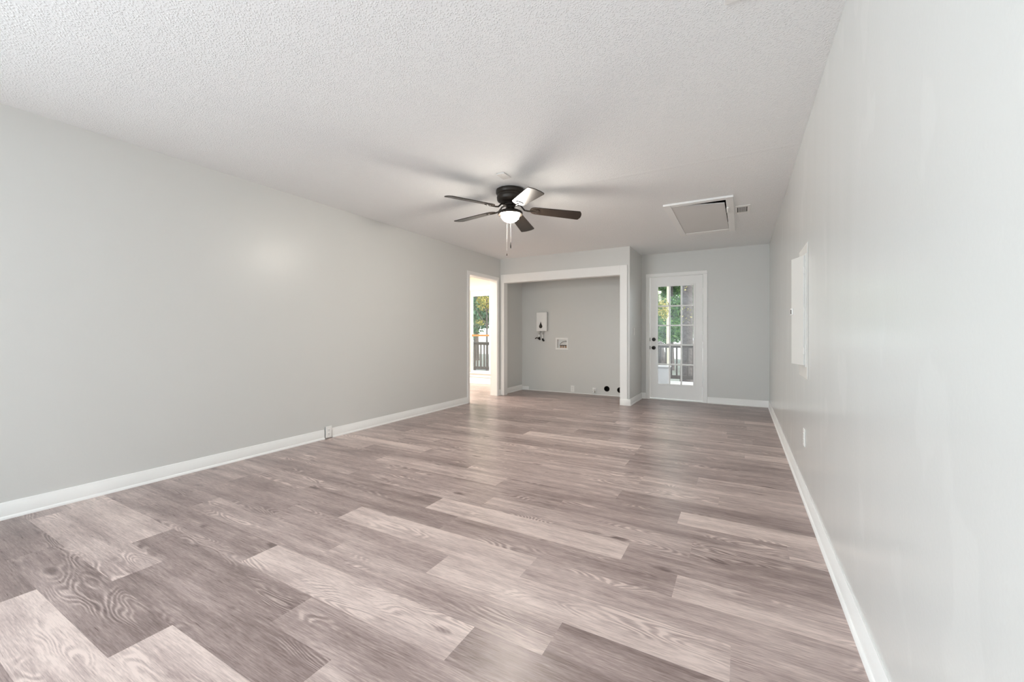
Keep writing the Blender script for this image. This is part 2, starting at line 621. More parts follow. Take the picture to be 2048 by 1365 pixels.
DY0, DY1, DZ = 5.385, 6.265, 2.065
b = MB()
SY0, SY1, SZ0, SZ1 = -3.4, -1.6, 0.45, 2.05
b.box(XL - TW, XL, YR, SY0, 0, H).box(XL - TW, XL, SY1, DY0, 0, H)
b.box(XL - TW, XL, SY0, SY1, 0, SZ0).box(XL - TW, XL, SY0, SY1, SZ1, H)
b.box(XL - TW, XL, DY0, DY1, DZ, H)
b.box(XL - TW, XL, DY1, YB + .14, 0, H)
struct(b.build('wall_left', M['wall']), 'long light grey wall along the left side of the room', 'wall')
b = MB()
b.box(XR, XR + .12, YR, YB + .14, 0, H)
struct(b.build('wall_right', M['wall_scuffed']), 'light grey glossy wall on the right with faint scuffs', 'wall')

# wall behind the camera, with the wide window that lights the room
b = MB()
WX0, WX1, WZ0, WZ1 = -1.60, 0.25, 0.40, 2.10
b.box(XL - TW, WX0, YR - .12, YR, 0, H)
b.box(WX1, XR + .12, YR - .12, YR, 0, H)
b.box(WX0, WX1, YR - .12, YR, 0, WZ0)
b.box(WX0, WX1, YR - .12, YR, WZ1, H)
struct(b.build('wall_rear', M['wall']), 'light grey wall behind the camera with a wide window', 'wall')
w = thing('window_2', ((WX0 + WX1) / 2, YR - .06, WZ0), 'wide white framed window behind the camera', 'window', kind='structure')
b = MB()
b.box(WX0, WX1, YR - .10, YR - .04, WZ0, WZ0 + .05).box(WX0, WX1, YR - .10, YR - .04, WZ1 - .05, WZ1)
for x in (WX0, WX0 + .9, WX1 - .05):
    b.box(x, x + .05, YR - .10, YR - .04, WZ0, WZ1)
b.build('window_frame', M['trim'], w)

w = thing('window_3', (XL, (SY0 + SY1) / 2, SZ0), 'white framed window in the left wall beside the camera', 'window', kind='structure')
b = MB()
b.box(XL - .10, XL - .04, SY0, SY1, SZ0, SZ0 + .05).box(XL - .10, XL - .04, SY0, SY1, SZ1 - .05, SZ1)
for y in (SY0, SY0 + 0.875, SY1 - .05):
    b.box(XL - .10, XL - .04, y, y + .05, SZ0 + .05, SZ1 - .05)
b.build('window_frame', M['trim'], w)

# back wall: outline with door notch and round / square holes, then depth
ZB = H


def holed_wall():
    bm = bmesh.new()
    y = YB
    outline = [(XL - TW, 0), (-1.37, 0), (-1.37, 2.068), (-0.508, 2.068), (-0.508, 0), (XR + .12, 0), (XR + .12, H), (XL - TW, H)]
    loops = [outline]
    for (cx, cz, r) in ((-2.083, 0.122, 0.050), (-1.850, 0.114, 0.050)):
        loops.append([(cx + r * math.cos(2 * PI * k / 28), cz + r * math.sin(2 * PI * k / 28)) for k in range(28)])
    loops.append([(-3.041, 0.833), (-2.838, 0.833), (-2.838, 1.000), (-3.041, 1.000)])
    edges = []
    rings = []
    for lp in loops:
        vs = [bm.verts.new((u, y, v)) for u, v in lp]
        rings.append(vs)
        edges += [bm.edges.new((vs[i], vs[(i + 1) % len(vs)])) for i in range(len(vs))]
    bmesh.ops.triangle_fill(bm, use_beauty=True, use_dissolve=False, edges=edges)
    for i, vs in enumerate(rings):
        d = 0.14 if i == 0 else (0.13 if i < 3 else 0.09)
        bk = [bm.verts.new((v.co.x, y + d, v.co.z)) for v in vs]
        for k in range(len(vs)):
            q = (k + 1) % len(vs)
            bm.faces.new([vs[k], vs[q], bk[q], bk[k]])
        if i > 0:
            bm.faces.new(bk)
        else:
            e = [bm.edges.get((bk[k], bk[(k + 1) % len(bk)])) for k in range(len(bk))]
            bmesh.ops.triangle_fill(bm, use_beauty=True, edges=e)
    bmesh.ops.recalc_face_normals(bm, faces=bm.faces)
    me = bpy.data.meshes.new('wall_back')
    bm.to_mesh(me)
    bm.free()
    me.materials.append(M['wall'])
    o = bpy.data.objects.new('wall_back', me)
    COL.objects.link(o)
    struct(o, 'light grey back wall with the glazed door and the laundry hookups', 'wall')


holed_wall()
# alcove front wall (header + left stub + pier) and pier side
OX0, OX1, OZ = -3.697, -1.630, 2.010
b = MB()
b.box(XL, OX0 - .012, YA, YA + .105, 0, H)
b.box(OX0 - .012, OX1 + .012, YA, YA + .105, OZ + .012, H)
b.box(OX1 + .012, XA, YA, YA + .105, 0, H)
b.box(XA - .115, XA, YA + .105, YB, 0, H)
struct(b.build('wall_alcove', M['wall']), 'light grey wall and pier framing the laundry alcove', 'wall')

# adjoining room seen through the left doorway
YN = 7.64
AX0, AX1, AZ0, AZ1 = -5.335, -4.815, 0.25, 2.07
b = MB()
b.box(-7.3, AX0, YN, YN + .12, 0, H)
b.box(AX1, XL - TW, YN, YN + .12, 0, H)
b.box(AX0, AX1, YN, YN + .12, 0, AZ0)
b.box(AX0, AX1, YN, YN + .12, AZ1, H)
b.box(XL - TW - .02, XL - TW, YB + .14, YN, 0, H)
struct(b.build('wall_adjoining_back', M['cream']), 'cream wall round the window of the room beyond the doorway', 'wall')
b = MB()
b.box(-7.3, -7.18, 3.2, YN, 0, H).box(-7.18, XL - TW, 3.2, 3.32, 0, H)
struct(b.build('wall_adjoining_left', M['cream']), 'cream side walls of the room beyond the doorway', 'wall')


# ------------------------------------------------------------------ casings, jambs, baseboards
def base_profile(t=0.011, h=0.098, shoe=0.021):
    return [(0, 0), (shoe, 0), (shoe - .0005, .006), (shoe - .003, .012), (shoe - .006, .016), (t, .018), (t, .020), (t, h - .020), (t - .0035, h - .015), (t - .0035, h - .004), (t - .006, h), (0, h)]


def base_y(b, xface, sgn, y0, y1, h=0.098):
    """baseboard running along Y on a wall face at x = xface, projecting sgn"""
    b.prism([(xface + sgn * u, v) for u, v in base_profile(h=h)], 'y', y0, y1)


def base_x(b, yface, sgn, x0, x1, h=0.098):
    b.prism([(yface + sgn * u, v) for u, v in base_profile(h=h)], 'x', x0, x1)


b = MB()
base_y(b, XL, 1, YR, 2.782)
base_y(b, XL, 1, 2.872, 5.336)
base_y(b, XL, 1, 6.304, YA)
struct(b.build('baseboard_left', M['trim'], smooth=35), 'white baseboard along the long left wall', 'baseboard')
b = MB()
base_y(b, XR, -1, YR, YB)
struct(b.build('baseboard_right', M['trim'], smooth=35), 'white baseboard with quarter round along the right wall', 'baseboard')
b = MB()
base_x(b, YB, -1, -0.463, XR - .012)
base_x(b, YB, -1, XA, -1.408)
struct(b.build('baseboard_back', M['trim'], smooth=35), 'white baseboard on the wall beside the glazed door', 'baseboard')
b = MB()
base_y(b, XA, 1, YA - .018, YB)
b.box(OX1, XA + .018, YA - .030, YA - .0185, 0, 0.098, .003)
struct(b.build('baseboard_pier', M['trim'], smooth=35), 'white baseboard wrapping the foot of the pier', 'baseboard')
b = MB()
base_y(b, XL, 1, YA + .105, YB)
b.box(XL + .018, -3.63, YB - .014, YB, 0, .072, .003)
b.box(-3.63, XA - .115, YB - .008, YB, 0, .013, .002)
struct(b.build('baseboard_alcove', M['trim'], smooth=35), 'white baseboard and thin strip inside the laundry alcove', 'baseboard')

# left doorway trim
b = MB()
for y0, y1 in ((5.336, 5.397), (6.253, 6.304)):
    b.box(XL + .0005, XL + .014, y0, y1, 0, 2.052, .003)
b.box(XL + .0005, XL + .016, 5.336, 6.304, 2.052, 2.103, .003)
b.box(XL - TW - .010, XL + .003, DY0 + .0005, 5.405, 0, 2.045)
b.box(XL - TW - .010, XL + .003, 6.245, DY1 - .0005, 0, 2.045)
b.box(XL - TW - .010, XL + .003, DY0 + .0005, DY1 - .0005, 2.045, DZ - .0005)
struct(b.build('trim_1', M['trim']), 'white casing and jamb of the open doorway in the left wall', 'door casing')
# alcove trim
b = MB()
b.box(-3.765, OX0, YA - .018, YA - .0005, 0, 2.157, .003)
b.box(OX0, OX1, YA - .018, YA - .0005, OZ, 2.157, .003)
b.box(OX1, -1.520, YA - .018, YA - .0005, 0, 2.157, .003)
b.box(OX0 - .0115, OX0, YA - .0005, YA + .105, 0, OZ)
b.box(OX1, OX1 + .0115, YA - .0005, YA + .105, 0, OZ)
b.box(OX0 - .0115, OX1 + .0115, YA - .0005, YA + .105, OZ, OZ + .0115)
struct(b.build('trim_2', M['trim']), 'wide white casing round the laundry alcove opening', 'casing')
# back door casing
b = MB()
for x0, x1, xi in ((-1.408, -1.356, 1), (-0.522, -0.463, -1)):
    b.box(x0, x1, YB - .017, YB - .0005, 0, 2.054, .004)
b.box(-1.408, -0.463, YB - .017, YB - .0005, 2.054, 2.108, .004)
b.box(-1.3695, -1.348, YB - .005, YB + .14, 0, 2.05)
b.box(-0.530, -0.5085, YB - .005, YB + .14, 0, 2.05)
b.box(-1.3695, -0.5085, YB - .005, YB + .14, 2.05, 2.0675)
b.box(-1.348, -0.530, YB + .004, YB + .14, 0, .014)
struct(b.build('trim_3', M['trim']), 'white casing, jamb and sill of the glazed back door', 'door casing')

# ------------------------------------------------------------------ glazed back door
d = thing('door_1', (-0.53, YB + .03, 0.018), 'white back door with fifteen glass panes and black knob', 'door', kind='structure')
LX0, LX1, LZ0, LZ1 = -1.341, -0.536, 0.022, 2.042
GX0, GX1, GZ0, GZ1 = -1.215, -0.672, 0.268, 1.886
yf, yk = YB + .018, YB + .062
b = MB()
b.box(LX0, GX0 - .012, yf, yk, LZ0, LZ1).box(GX1 + .012, LX1, yf, yk, LZ0, LZ1)
b.box(GX0 - .012, GX1 + .012, yf, yk, LZ0, GZ0 - .012).box(GX0 - .012, GX1 + .012, yf, yk, GZ1 + .012, LZ1)
b.build('door_leaf', M['trim'], d)
b = MB()    # lite frame and muntins
fx0, fx1, fz0, fz1 = GX0 - .032, GX1 + .032, GZ0 - .030, GZ1 + .030
for yy0, yy1 in ((yf - .011, yf + .004),):
    b.box(fx0, GX0, yy0, yy1, fz0, fz1, .004).box(GX1, fx1, yy0, yy1, fz0, fz1, .004)
    b.box(GX0, GX1, yy0, yy1, fz0, GZ0, .004).box(GX0, GX1, yy0, yy1, GZ1, fz1, .004)
for i in (1, 2):
    x = GX0 + (GX1 - GX0) * i / 3
    b.box(x - .011, x + .011, yf - .006, yf + .040, GZ0, GZ1, .004)
for i in range(1, 5):
    z = GZ0 + (GZ1 - GZ0) * i / 5
    b.box(GX0, GX1, yf - .005, yf + .039, z - .011, z + .011, .004)
b.build('lite_frame', M['trim'], d)
b = MB()
b.box(GX0 - .006, GX1 + .006, yf + .019, yf + .023, GZ0 - .006, GZ1 + .006)
b.build('glass_pane', M['glass'], d)
rx = Matrix.Rotation(PI / 2, 4, 'X')    # lathe axis z -> -y
b = MB()
b.lathe([(0.030, 0), (0.031, .006), (0.014, .010), (0.012, .028), (0.022, .034), (0.028, .046), (0.026, .060), (0.016, .068), (0.0, .069)],
        mtx=Matrix.Translation((-1.283, yf, 0.866)) @ rx, seg=28)
b.build('door_knob', M['black'], d, smooth=40)
b = MB()
b.lathe([(0.030, 0), (0.031, .008), (0.026, .016), (0.0, .018)], mtx=Matrix.Translation((-1.283, yf, 1.006)) @ rx, seg=28)
b.box(-1.289, -1.277, yf - .034, yf - .016, 0.992, 1.020, .003)
tag(b.build('deadbolt', M['black'], d, smooth=40), 'black deadbolt thumb turn')
for z in (0.866, 1.006):
    b = MB()
    b.box(-1.3475, -1.3435, yf - .006, yf + .02, z - .028, z + .028)
    b.build('latch_plate', M['black'], d)
for z in (0.30, 1.03, 1.78):
    b = MB()
    b.lathe([(0.0, -.052), (.006, -.05), (.0085, -.045), (.0085, .045), (.006, .05), (0, .052)], loc=(-0.5325, yf - .010, z), seg=14)
    b.box(-0.560, -0.533, yf - .003, yf + .001, z - .045, z + .045)
    b.build('hinge', M['trim'], d, smooth=40)

# ------------------------------------------------------------------ window of the adjoining room
w = thing('window_1', ((AX0 + AX1) / 2, YN, AZ0), 'tall white sash window seen through the left doorway', 'window', kind='structure')
b = MB()
b.box(AX0 - .07, AX1 + .07, YN - .02, YN - .0005, AZ1 + .02, AZ1 + .10, .003)
b.box(AX0 - .07, AX0, YN - .02, YN - .0005, AZ0 - .02, AZ1 + .02, .003).box(AX1, AX1 + .07, YN - .02, YN - .0005, AZ0 - .02, AZ1 + .02, .003)
b.build('window_casing', M['trim'], w)
b = MB()
b.box(AX0 - .09, AX1 + .09, YN - .045, YN + .06, AZ0 - .03, AZ0, .004).box(AX0 - .07, AX1 + .07, YN - .016, YN - .0005, AZ0 - .11, AZ0 - .03, .003)
b.build('window_sill', M['trim'], w)
b = MB()
b.box(AX0, AX0 + .028, YN + .03, YN + .09, AZ0, AZ1).box(AX1 - .028, AX1, YN + .03, YN + .09, AZ0, AZ1)
b.box(AX0 + .028, AX1 - .028, YN + .03, YN + .09, AZ1 - .12, AZ1).box(AX0 + .028, AX1 - .028, YN + .03, YN + .09, AZ0, AZ0 + .03)
b.build('sash_frame', M['trim'], w)
b = MB()
b.box(AX0 + .028, AX1 - .028, YN + .025, YN + .075, 1.048, 1.092, .003)
tag(b.build('meeting_rail', M['wood'], w), 'varnished wooden meeting rail')
b = MB()
b.box(AX0 + .02, AX1 - .02, YN + .055, YN + .059, AZ0 + .02, AZ1 - .1)
b.build('glass_pane', M['glass'], w)
b = MB()
base_x(b, YN, -1, -7.18, XL - TW - .02, h=0.125)
struct(b.build('baseboard_adjoining', M['trim'], smooth=35), 'tall white baseboard under the far window', 'baseboard')

# ------------------------------------------------------------------ ceiling fan
FX, FY = -1.887, 3.356
fan = thing('ceiling_fan', (FX, FY, H), 'dark bronze ceiling fan with five blades and a lit frosted bowl', 'ceiling fan')
b = MB()
b.lathe([(0.118, 0), (0.132, -.004), (0.134, -.030), (0.128, -.042), (0.121, -.048), (0.121, -.062), (0.126, -.068), (0.124, -.092),
         (0.118, -.104), (0.095, -.120), (0.078, -.126), (0.072, -.134), (0.0, -.134)], loc=(FX, FY, H - .0006), seg=48)
b.build('motor_housing', M['bronze'], fan, smooth=35)
b = MB()
b.lathe([(0.060, -.134), (0.066, -.137), (0.066, -.147), (0.046, -.150), (0.040, -.153), (0.0395, -.164), (0.043, -.172), (0.052, -.180),
         (0.070, -.189), (0.094, -.197), (0.110, -.205), (0.117, -.213), (0.118, -.226), (0.113, -.233), (0.089, -.232)], loc=(FX, FY, H), seg=48, close=False)
b.build('light_fitter', M['bronze'], fan, smooth=35)
b = MB()
prof = [(0.087, -.224), (0.088, -.230)]
for k in range(1, 13):
    a = k / 12 * PI / 2
    prof.append((0.088 * math.cos(a), -.230 - 0.074 * math.sin(a)))
b.lathe(prof, loc=(FX, FY, H), seg=48)
tag(b.build('lamp_bowl', M['bowl'], fan, smooth=60), 'glowing frosted glass bowl')


def blade_pts(r0=0.185, r1=0.668, w0=0.060, w1=0.074):
    out = []
    for k in range(0, 13):                 # rounded root
        a = PI / 2 + PI * k / 12
        out.append((r0 + 0.055 + 0.055 * math.cos(a), w0 * math.sin(a)))
    cr = 0.018
    for (cx, cy, a0) in ((r1 - .012 - cr, -w1 + cr, -PI / 2),):
        for k in range(5):
            a = a0 + PI / 2 * k / 4
            out.append((cx + cr * math.cos(a), cy + cr * math.sin(a)))
    for k in range(1, 6):
        y = -w1 + cr + (2 * (w1 - cr)) * k / 6
        out.append((r1 - .012 * (abs(y) / w1) ** 2, y))
    for k in range(5):
        a = PI / 2 * k / 4
        out.append((r1 - .012 - cr + cr * math.cos(a), w1 - cr + cr * math.sin(a)))
    return out


TILT = Matrix.Rotation(math.radians(2.3), 4, Vector((-0.486, 0.874, 0)))    # the worn fan hangs a little lower on one side
PITCH, DROOP, ZBL = math.radians(12), math.radians(3.6), H - .170
for k in range(5):
    ang = math.radians(30.0 + 72 * k)
    mt = Matrix.Translation((FX, FY, ZBL)) @ TILT @ Matrix.Rotation(ang, 4, 'Z') @ Matrix.Rotation(DROOP, 4, 'Y') @ Matrix.Rotation(-PITCH, 4, 'X')
    b = MB()
    b.prism(blade_pts(), 'z', -.0035, .0035, mtx=mt)
    bl = b.build('blade', M['blade'], fan)
    b = MB()
    def q(x, y, z):
        return mt @ Vector((x, y, z))
    b.tube([Matrix.Translation((FX, FY, H - .140)) @ Matrix.Rotation(ang, 4, 'Z') @ Vector((0.055, 0, 0)),
            Matrix.Translation((FX, FY, H - .143)) @ Matrix.Rotation(ang, 4, 'Z') @ Vector((0.095, 0, 0)),
            q(0.135, 0, -.006), q(0.165, 0, -.010), q(0.200, 0, -.010), q(0.235, 0, -.008)], 0.008, 8)
    b.prism([(0.195, -.012), (0.225, -.036), (0.262, -.036), (0.275, -.018), (0.275, .018), (0.262, .036), (0.225, .036), (0.195, .012)],
            'z', -.0085, -.0035, mtx=mt)
    for sx, sy in ((0.245, -.022), (0.245, .022), (0.262, 0)):
        b.lathe([(0.0, -.012), (.005, -.011), (.006, -.0085)], mtx=mt @ Matrix.Translation((sx, sy, 0)), seg=8)
    b.build('blade_arm', M['bronze'], bl, smooth=35)
for (dx, dy, ln, white) in ((-0.004, -.055, 0.388, 0), (0.030, -.045, 0.322, 1)):
    b = MB()
    x, y, z0 = FX + dx, FY + dy, H - .236
    n = int((ln - .04) / .008)
    b.tube([(x, y, z0 + .06), (x, y, z0 - ln + .045)], 0.0008, 6)
    for i in range(n):
        b.lathe([(0, -.0018), (.0018, 0), (0, .0018)], loc=(x, y, z0 - .008 * i), seg=6)
    ch = b.build('pull_chain', M['chain'], fan)
    b = MB()
    fl = .030 if white else .012
    b.lathe([(0, -fl), (.004, -fl + .002), (.005, -fl * .4), (.003, fl * .5), (.0015, fl), (0, fl + .002)], loc=(x, y, z0 - ln + fl), seg=12)
    tag(b.build('chain_fob', M['black'], ch, smooth=40), 'small dark pull fob')

light('fan_fill_light', 'POINT', (FX, FY, H - .41), (0, 0, 0), 3.0, (1.0, 0.93, 0.82), shadow_soft_size=0.10)  # unseen point light added below the bowl to brighten the ceiling

# ------------------------------------------------------------------ ceiling fittings
hatch = thing('attic_hatch', ((HX0 + HX1) / 2, (HY0 + HY1) / 2, H), 'white framed attic hatch slightly ajar in the ceiling', 'attic hatch')
b = MB()
fo = (-0.711, -0.063, 4.512, 6.000)
zt, zb = H - .0005, H - .021
b.box(fo[0], HX0 + .004, fo[2], fo[3], zb, zt, .003).box(HX1 - .004, fo[1], fo[2], fo[3], zb, zt, .003)
b.box(HX0 + .004, HX1 - .004, fo[2], HY0 + .004, zb, zt, .003).box(HX0 + .004, HX1 - .004, HY1 - .030, fo[3], zb, zt, .003)
b.build('hatch_frame', M['trim'], hatch)
b = MB()
px = [(HX0 + .006, HY0 + .012), (HX1 - .018, HY0 + .135), (HX1 - .006, HY1 - .034), (HX0 + .006, HY1 - .034)]
b.prism(px, 'z', H - .016, H - .004)
b.build('hatch_panel', M['hatch'], hatch)
b = MB()
b.lathe([(0, -.10), (.010, -.098), (.012, -.09), (.012, .09), (.010, .098), (0, .10)],
        mtx=Matrix.Translation((-0.122, 4.93, zb - .010)) @ Matrix.Rotation(PI / 2, 4, 'X'), seg=16)
b.box(-.130, -.100, 4.86, 5.00, zb - .006, zb + .001)
b.build('hatch_latch', M['white'], hatch, smooth=40)

vent = thing('ceiling_vent', (0.02, 5.08, H), 'small white ceiling vent with dark slots beside the attic hatch', 'ceiling vent')
b = MB()
vx0, vx1, vy0, vy1 = -.047, .088, 4.925, 5.232
sx0, sx1, sy0, sy1 = -.034, .060, 4.975, 5.185
b.box(vx0, sx0, vy0, vy1, H - .007, H - .0005, .002).box(sx1, vx1, vy0, vy1, H - .007, H - .0005, .002)
b.box(sx0, sx1, vy0, sy0, H - .007, H - .0005, .002).box(sx0, sx1, sy1, vy1, H - .007, H - .0005, .002)
b.build('vent_frame', M['white'], vent)
b = MB()
b.box(sx0, sx1, sy0, sy1, H - .0022, H - .0005)
b.build('vent_backing', M['dark'], vent)
b = MB()
for k in range(1, 8):
    x = sx0 + (sx1 - sx0) * k / 8
    b.box(x - .0030, x + .0030, sy0, sy1, H - .0065, H - .0024)
b.build('vent_grille', M['white'], vent)
b = MB()
b.box(-1.800, -1.722, 2.957, 3.080, H - .010, H - .0005, .003)
b.lathe([(0.0, -.002), (.004, -.0015), (.0045, 0)], loc=(-1.761, 2.98, H - .010), seg=10)
b.lathe([(0.0, -.002), (.004, -.0015), (.0045, 0)], loc=(-1.761, 3.055, H - .010), seg=10)
tag(b.build('blank_cover_plate', M['hatch']), 'small white blank cover plate on ceiling in front of the fan', 'cover plate')
b = MB()
b.box(-.060, .200, 1.52, 1.893, H - .009, H - .0005, .003)
for k in range(9):
    b.box(-.035, .175, 1.55 + .035 * k, 1.562 + .035 * k, H - .014, H - .0085, .002)
tag(b.build('ceiling_register', M['white']), 'white ceiling register cut off by the top edge of the photo', 'ceiling vent')

# ------------------------------------------------------------------ electrical panel on the right wall
ep = thing('electrical_panel', (XR, 3.39, 0.80), 'white electrical panel with its narrow door ajar on the right wall', 'electrical panel')
b = MB()
b.box(XR - .006, XR - .0005, 3.181, 3.580, 0.800, 1.673, .002)
b.build('panel_backing', M['patch'], ep)
b = MB()
b.box(XR - .012, XR - .006, 3.205, 3.555, 0.875, 1.605, .002)
b.build('panel_cover', M['panel_white'], ep)
b = MB()
th = math.atan2(0.050, 0.146)
mt = Matrix.Translation((0.362, 3.232, 0)) @ Matrix.Rotation(th, 4, 'Z')
b.box(-.012, .0, 0.0, 0.156, 0.888, 1.596, .002, mtx=mt)
dr = b.build('panel_door', M['panel_white'], ep)
b = MB()
b.box(-.020, -.012, 0.128, 0.152, 1.218, 1.262, .002, mtx=mt)
b.build('door_latch', M['white'], dr)
b = MB()
b.box(-.0225, -.020, 0.137, 0.143, 1.224, 1.254, mtx=mt)
tag(b.build('latch_slot', M['slot'], dr), 'dark slot of the latch')
for z in (0.98, 1.24, 1.50):
    b = MB()
    b.lathe([(0, -.022), (.005, -.021), (.005, .021), (0, .022)], loc=(0.356, 3.226, z), seg=10)
    b.build('hinge', M['panel_white'], dr, smooth=40)


# ------------------------------------------------------------------ outlets and switch
def plate_on(origin, u, n, label, name='wall_outlet', cat='outlet', kind='duplex', group=None):
    """wall plate; origin = centre on the wall, u = horizontal direction, n = outward normal"""
    u, n = Vector(u), Vector(n)
    z = Vector((0, 0, 1))
    mt = Matrix((( u.x, n.x, z.x, origin[0]), (u.y, n.y, z.y, origin[1]), (u.z, n.z, z.z, origin[2]), (0, 0, 0, 1)))
    t = thing(name, origin, label, cat, group)
    b = MB()
    b.box(-.036, .036, .0004, .0055, -.0585, .0585, .003, mtx=mt)
    b.build('cover_plate', M['white'], t)
    if kind == 'duplex':
        for s in (-1, 1):
            b = MB()
            b.lathe([(.0165, 0), (.0165, .0025), (.0155, .003), (0, .003)], mtx=mt @ Matrix.Translation((0, .0055, s * .0195)) @ Matrix.Rotation(-PI / 2, 4, 'X'), seg=20)
            so = b.build('socket', M['white'], t, smooth=40)
            b = MB()
            b.box(-.0075, -.0055, .0084, .0090, s * .0195 - .002, s * .0195 + .0065, mtx=mt)
            b.box(.0055, .0075, .0084, .0090, s * .0195 - .002, s * .0195 + .0065, mtx=mt)
            b.box(-.0018, .0018, .0084, .0090, s * .0195 - .0105, s * .0195 - .0065, mtx=mt)
            b.build('socket_slots', M['slot'], so)
    else:
        b = MB()
        b.box(-.0165, .0165, .0055, .0075, -.033, .033, .001, mtx=mt)
        b.box(-.013, .013, .0075, .0105, -.001, .029, .002, mtx=mt)
        b.build('rocker', M['white'], t)
    return t


plate_on((XL + .017, 2.824, 0.070), (0, 1, 0), (1, 0, 0), 'white outlet standing on the floor in a gap of the left baseboard')
b = MB()
b.box(XL + .0005, XL + .017, 2.797, 2.851, 0.018, 0.122)
b.build('outlet_box', M['grey_plastic'], bpy.data.objects['wall_outlet'])
plate_on((XR, 3.346, 0.399), (0, -1, 0), (-1, 0, 0), 'white outlet low on the right wall below the electrical panel')
plate_on((-2.725, YB, 0.084), (1, 0, 0), (0, -1, 0), 'white outlet at floor level in the laundry alcove')
plate_on((XA, 6.628, 1.133), (0, 1, 0), (1, 0, 0), 'white light switch on the pier beside the glazed door', 'light_switch', 'light switch', 'rocker')

# ------------------------------------------------------------------ laundry alcove fittings
wh = thing('water_heater', (-3.33, YB, 1.152), 'white tankless water heater with a black drop emblem on the alcove wall', 'water heater')
b = MB()
b.box(-3.437, -3.224, YB - .078, YB - .012, 1.152, 1.518, .014, 3)
b.build('heater_cover', M['white'], wh, smooth=40)
b = MB()
b.box(-3.432, -3.226, YB - .014, YB - .0005, 1.156, 1.514, .002)
b.build('heater_back', M['grey_plastic'], wh)
b = MB()
pts = []
cx, cz, r = -3.341, 1.243, .0345
for k in range(25):
    a = math.radians(-205 + 230 * k / 24)
    pts.append((cx + r * math.cos(a), cz + r * math.sin(a)))
pts += [(cx + .019, cz + .040), (cx + .0085, cz + .066), (cx, cz + .093), (cx - .0085, cz + .066), (cx - .019, cz + .040)]
b.prism(pts, 'y', YB - .0805, YB - .0775)
tag(b.build('drop_emblem', M['black'], wh), 'black water drop emblem')
for px, zb_, side in ((-3.391, 1.012, -1), (-3.316, 0.985, 1)):
    y = YB - .040
    b = MB()
    b.lathe([(.0, .001), (.016, .0), (.016, -.030), (.011, -.032), (.011, -.044), (.015, -.046), (.015, -.060), (.011, -.062)], loc=(px, y, 1.152), seg=16)
    b.build('pipe_fitting', M['chrome'], wh, smooth=35)
    b = MB()
    b.lathe([(.011, 0), (.011, 1.090 - zb_ - .022), (.0, 1.090 - zb_ - .022)], loc=(px, y, zb_ + .022), seg=16)
    tag(b.build('water_pipe', M['white'], wh, smooth=35), 'white plastic pipe')
    b = MB()
    b.tube([(px, y, zb_ + .030), (px, y, zb_ + .004), (px + .004 * side, y + .012, zb_ - .010), (px + .004 * side, YB + .004, zb_ - .014)], .016, 12)
    if side < 0:
        b.box(px - .020, px - .008, y - .012, y + .012, zb_ - .012, zb_ + .014, .003)
        b.tube([(px - .016, y - .010, zb_), (px - .038, y - .016, zb_ + .018), (px - .062, y - .014, zb_ + .008), (px - .078, y - .012, zb_ - .004)], .009, 10)
    else:
        b.tube([(px, y - .010, zb_ - .004), (px + .012, y - .012, zb_ - .022), (px + .022, y - .012, zb_ - .012)], .007, 10)
    tag(b.build('elbow_valve', M['black'], wh, smooth=40), 'dark elbow with shutoff valve')

wb = thing('washer_outlet_box', (-2.94, YB, 0.803), 'white recessed washing machine valve box in the alcove wall', 'washer outlet box')
b = MB()
bx0, bx1, bz0, bz1 = -3.065, -2.815, 0.805, 1.028
ix0, ix1, iz0, iz1 = -3.035, -2.842, 0.838, 0.995
yA = YB - .008
b.box(bx0, ix0, yA, YB - .0005, bz0, bz1, .002).box(ix1, bx1, yA, YB - .0005, bz0, bz1, .002)
b.box(ix0, ix1, yA, YB - .0005, bz0, iz0, .002).box(ix0, ix1, yA, YB - .0005, iz1, bz1, .002)
b.build('box_rim', M['white'], wb)
b = MB()
b.box(ix0, ix1, YB + .076, YB + .080, iz0, iz1)
b.box(ix0 - .003, ix0, YB - .0005, YB + .076, iz0, iz1).box(ix1, ix1 + .003, YB - .0005, YB + .076, iz0, iz1)
b.box(ix0, ix1, YB - .0005, YB + .076, iz0 - .003, iz0).box(ix0, ix1, YB - .0005, YB + .076, iz1, iz1 + .003)
b.build('box_recess', M['white'], wb)
b = MB()
b.tube([(-2.850, YB + .03, .960), (-2.885, YB + .03, .962), (-2.930, YB + .03, .952), (-2.965, YB + .028, .930), (-2.985, YB + .028, .905)], .007, 8)
b.lathe([(0, -.014), (.010, -.012), (.010, .012), (0, .014)], mtx=Matrix.Translation((-2.862, YB + .03, .960)) @ Matrix.Rotation(PI / 2, 4, 'Y'), seg=12)
b.build('drain_hose', M['grey_plastic'], wb, smooth=40)
b = MB()
b.box(-2.992, -2.850, YB + .020, YB + .034, .878, .892, .002)
b.build('valve_bar', M['bronze'], wb)
for x in (-2.972, -2.925, -2.872):
    b = MB()
    b.lathe([(.0, .040), (.010, .038), (.010, .026), (.015, .024), (.015, .006), (.010, .004), (.010, 0), (0, 0)], loc=(x, YB + .030, iz0 + .0005), seg=14)
    b.build('copper_valve', M['brass'], wb, smooth=35)

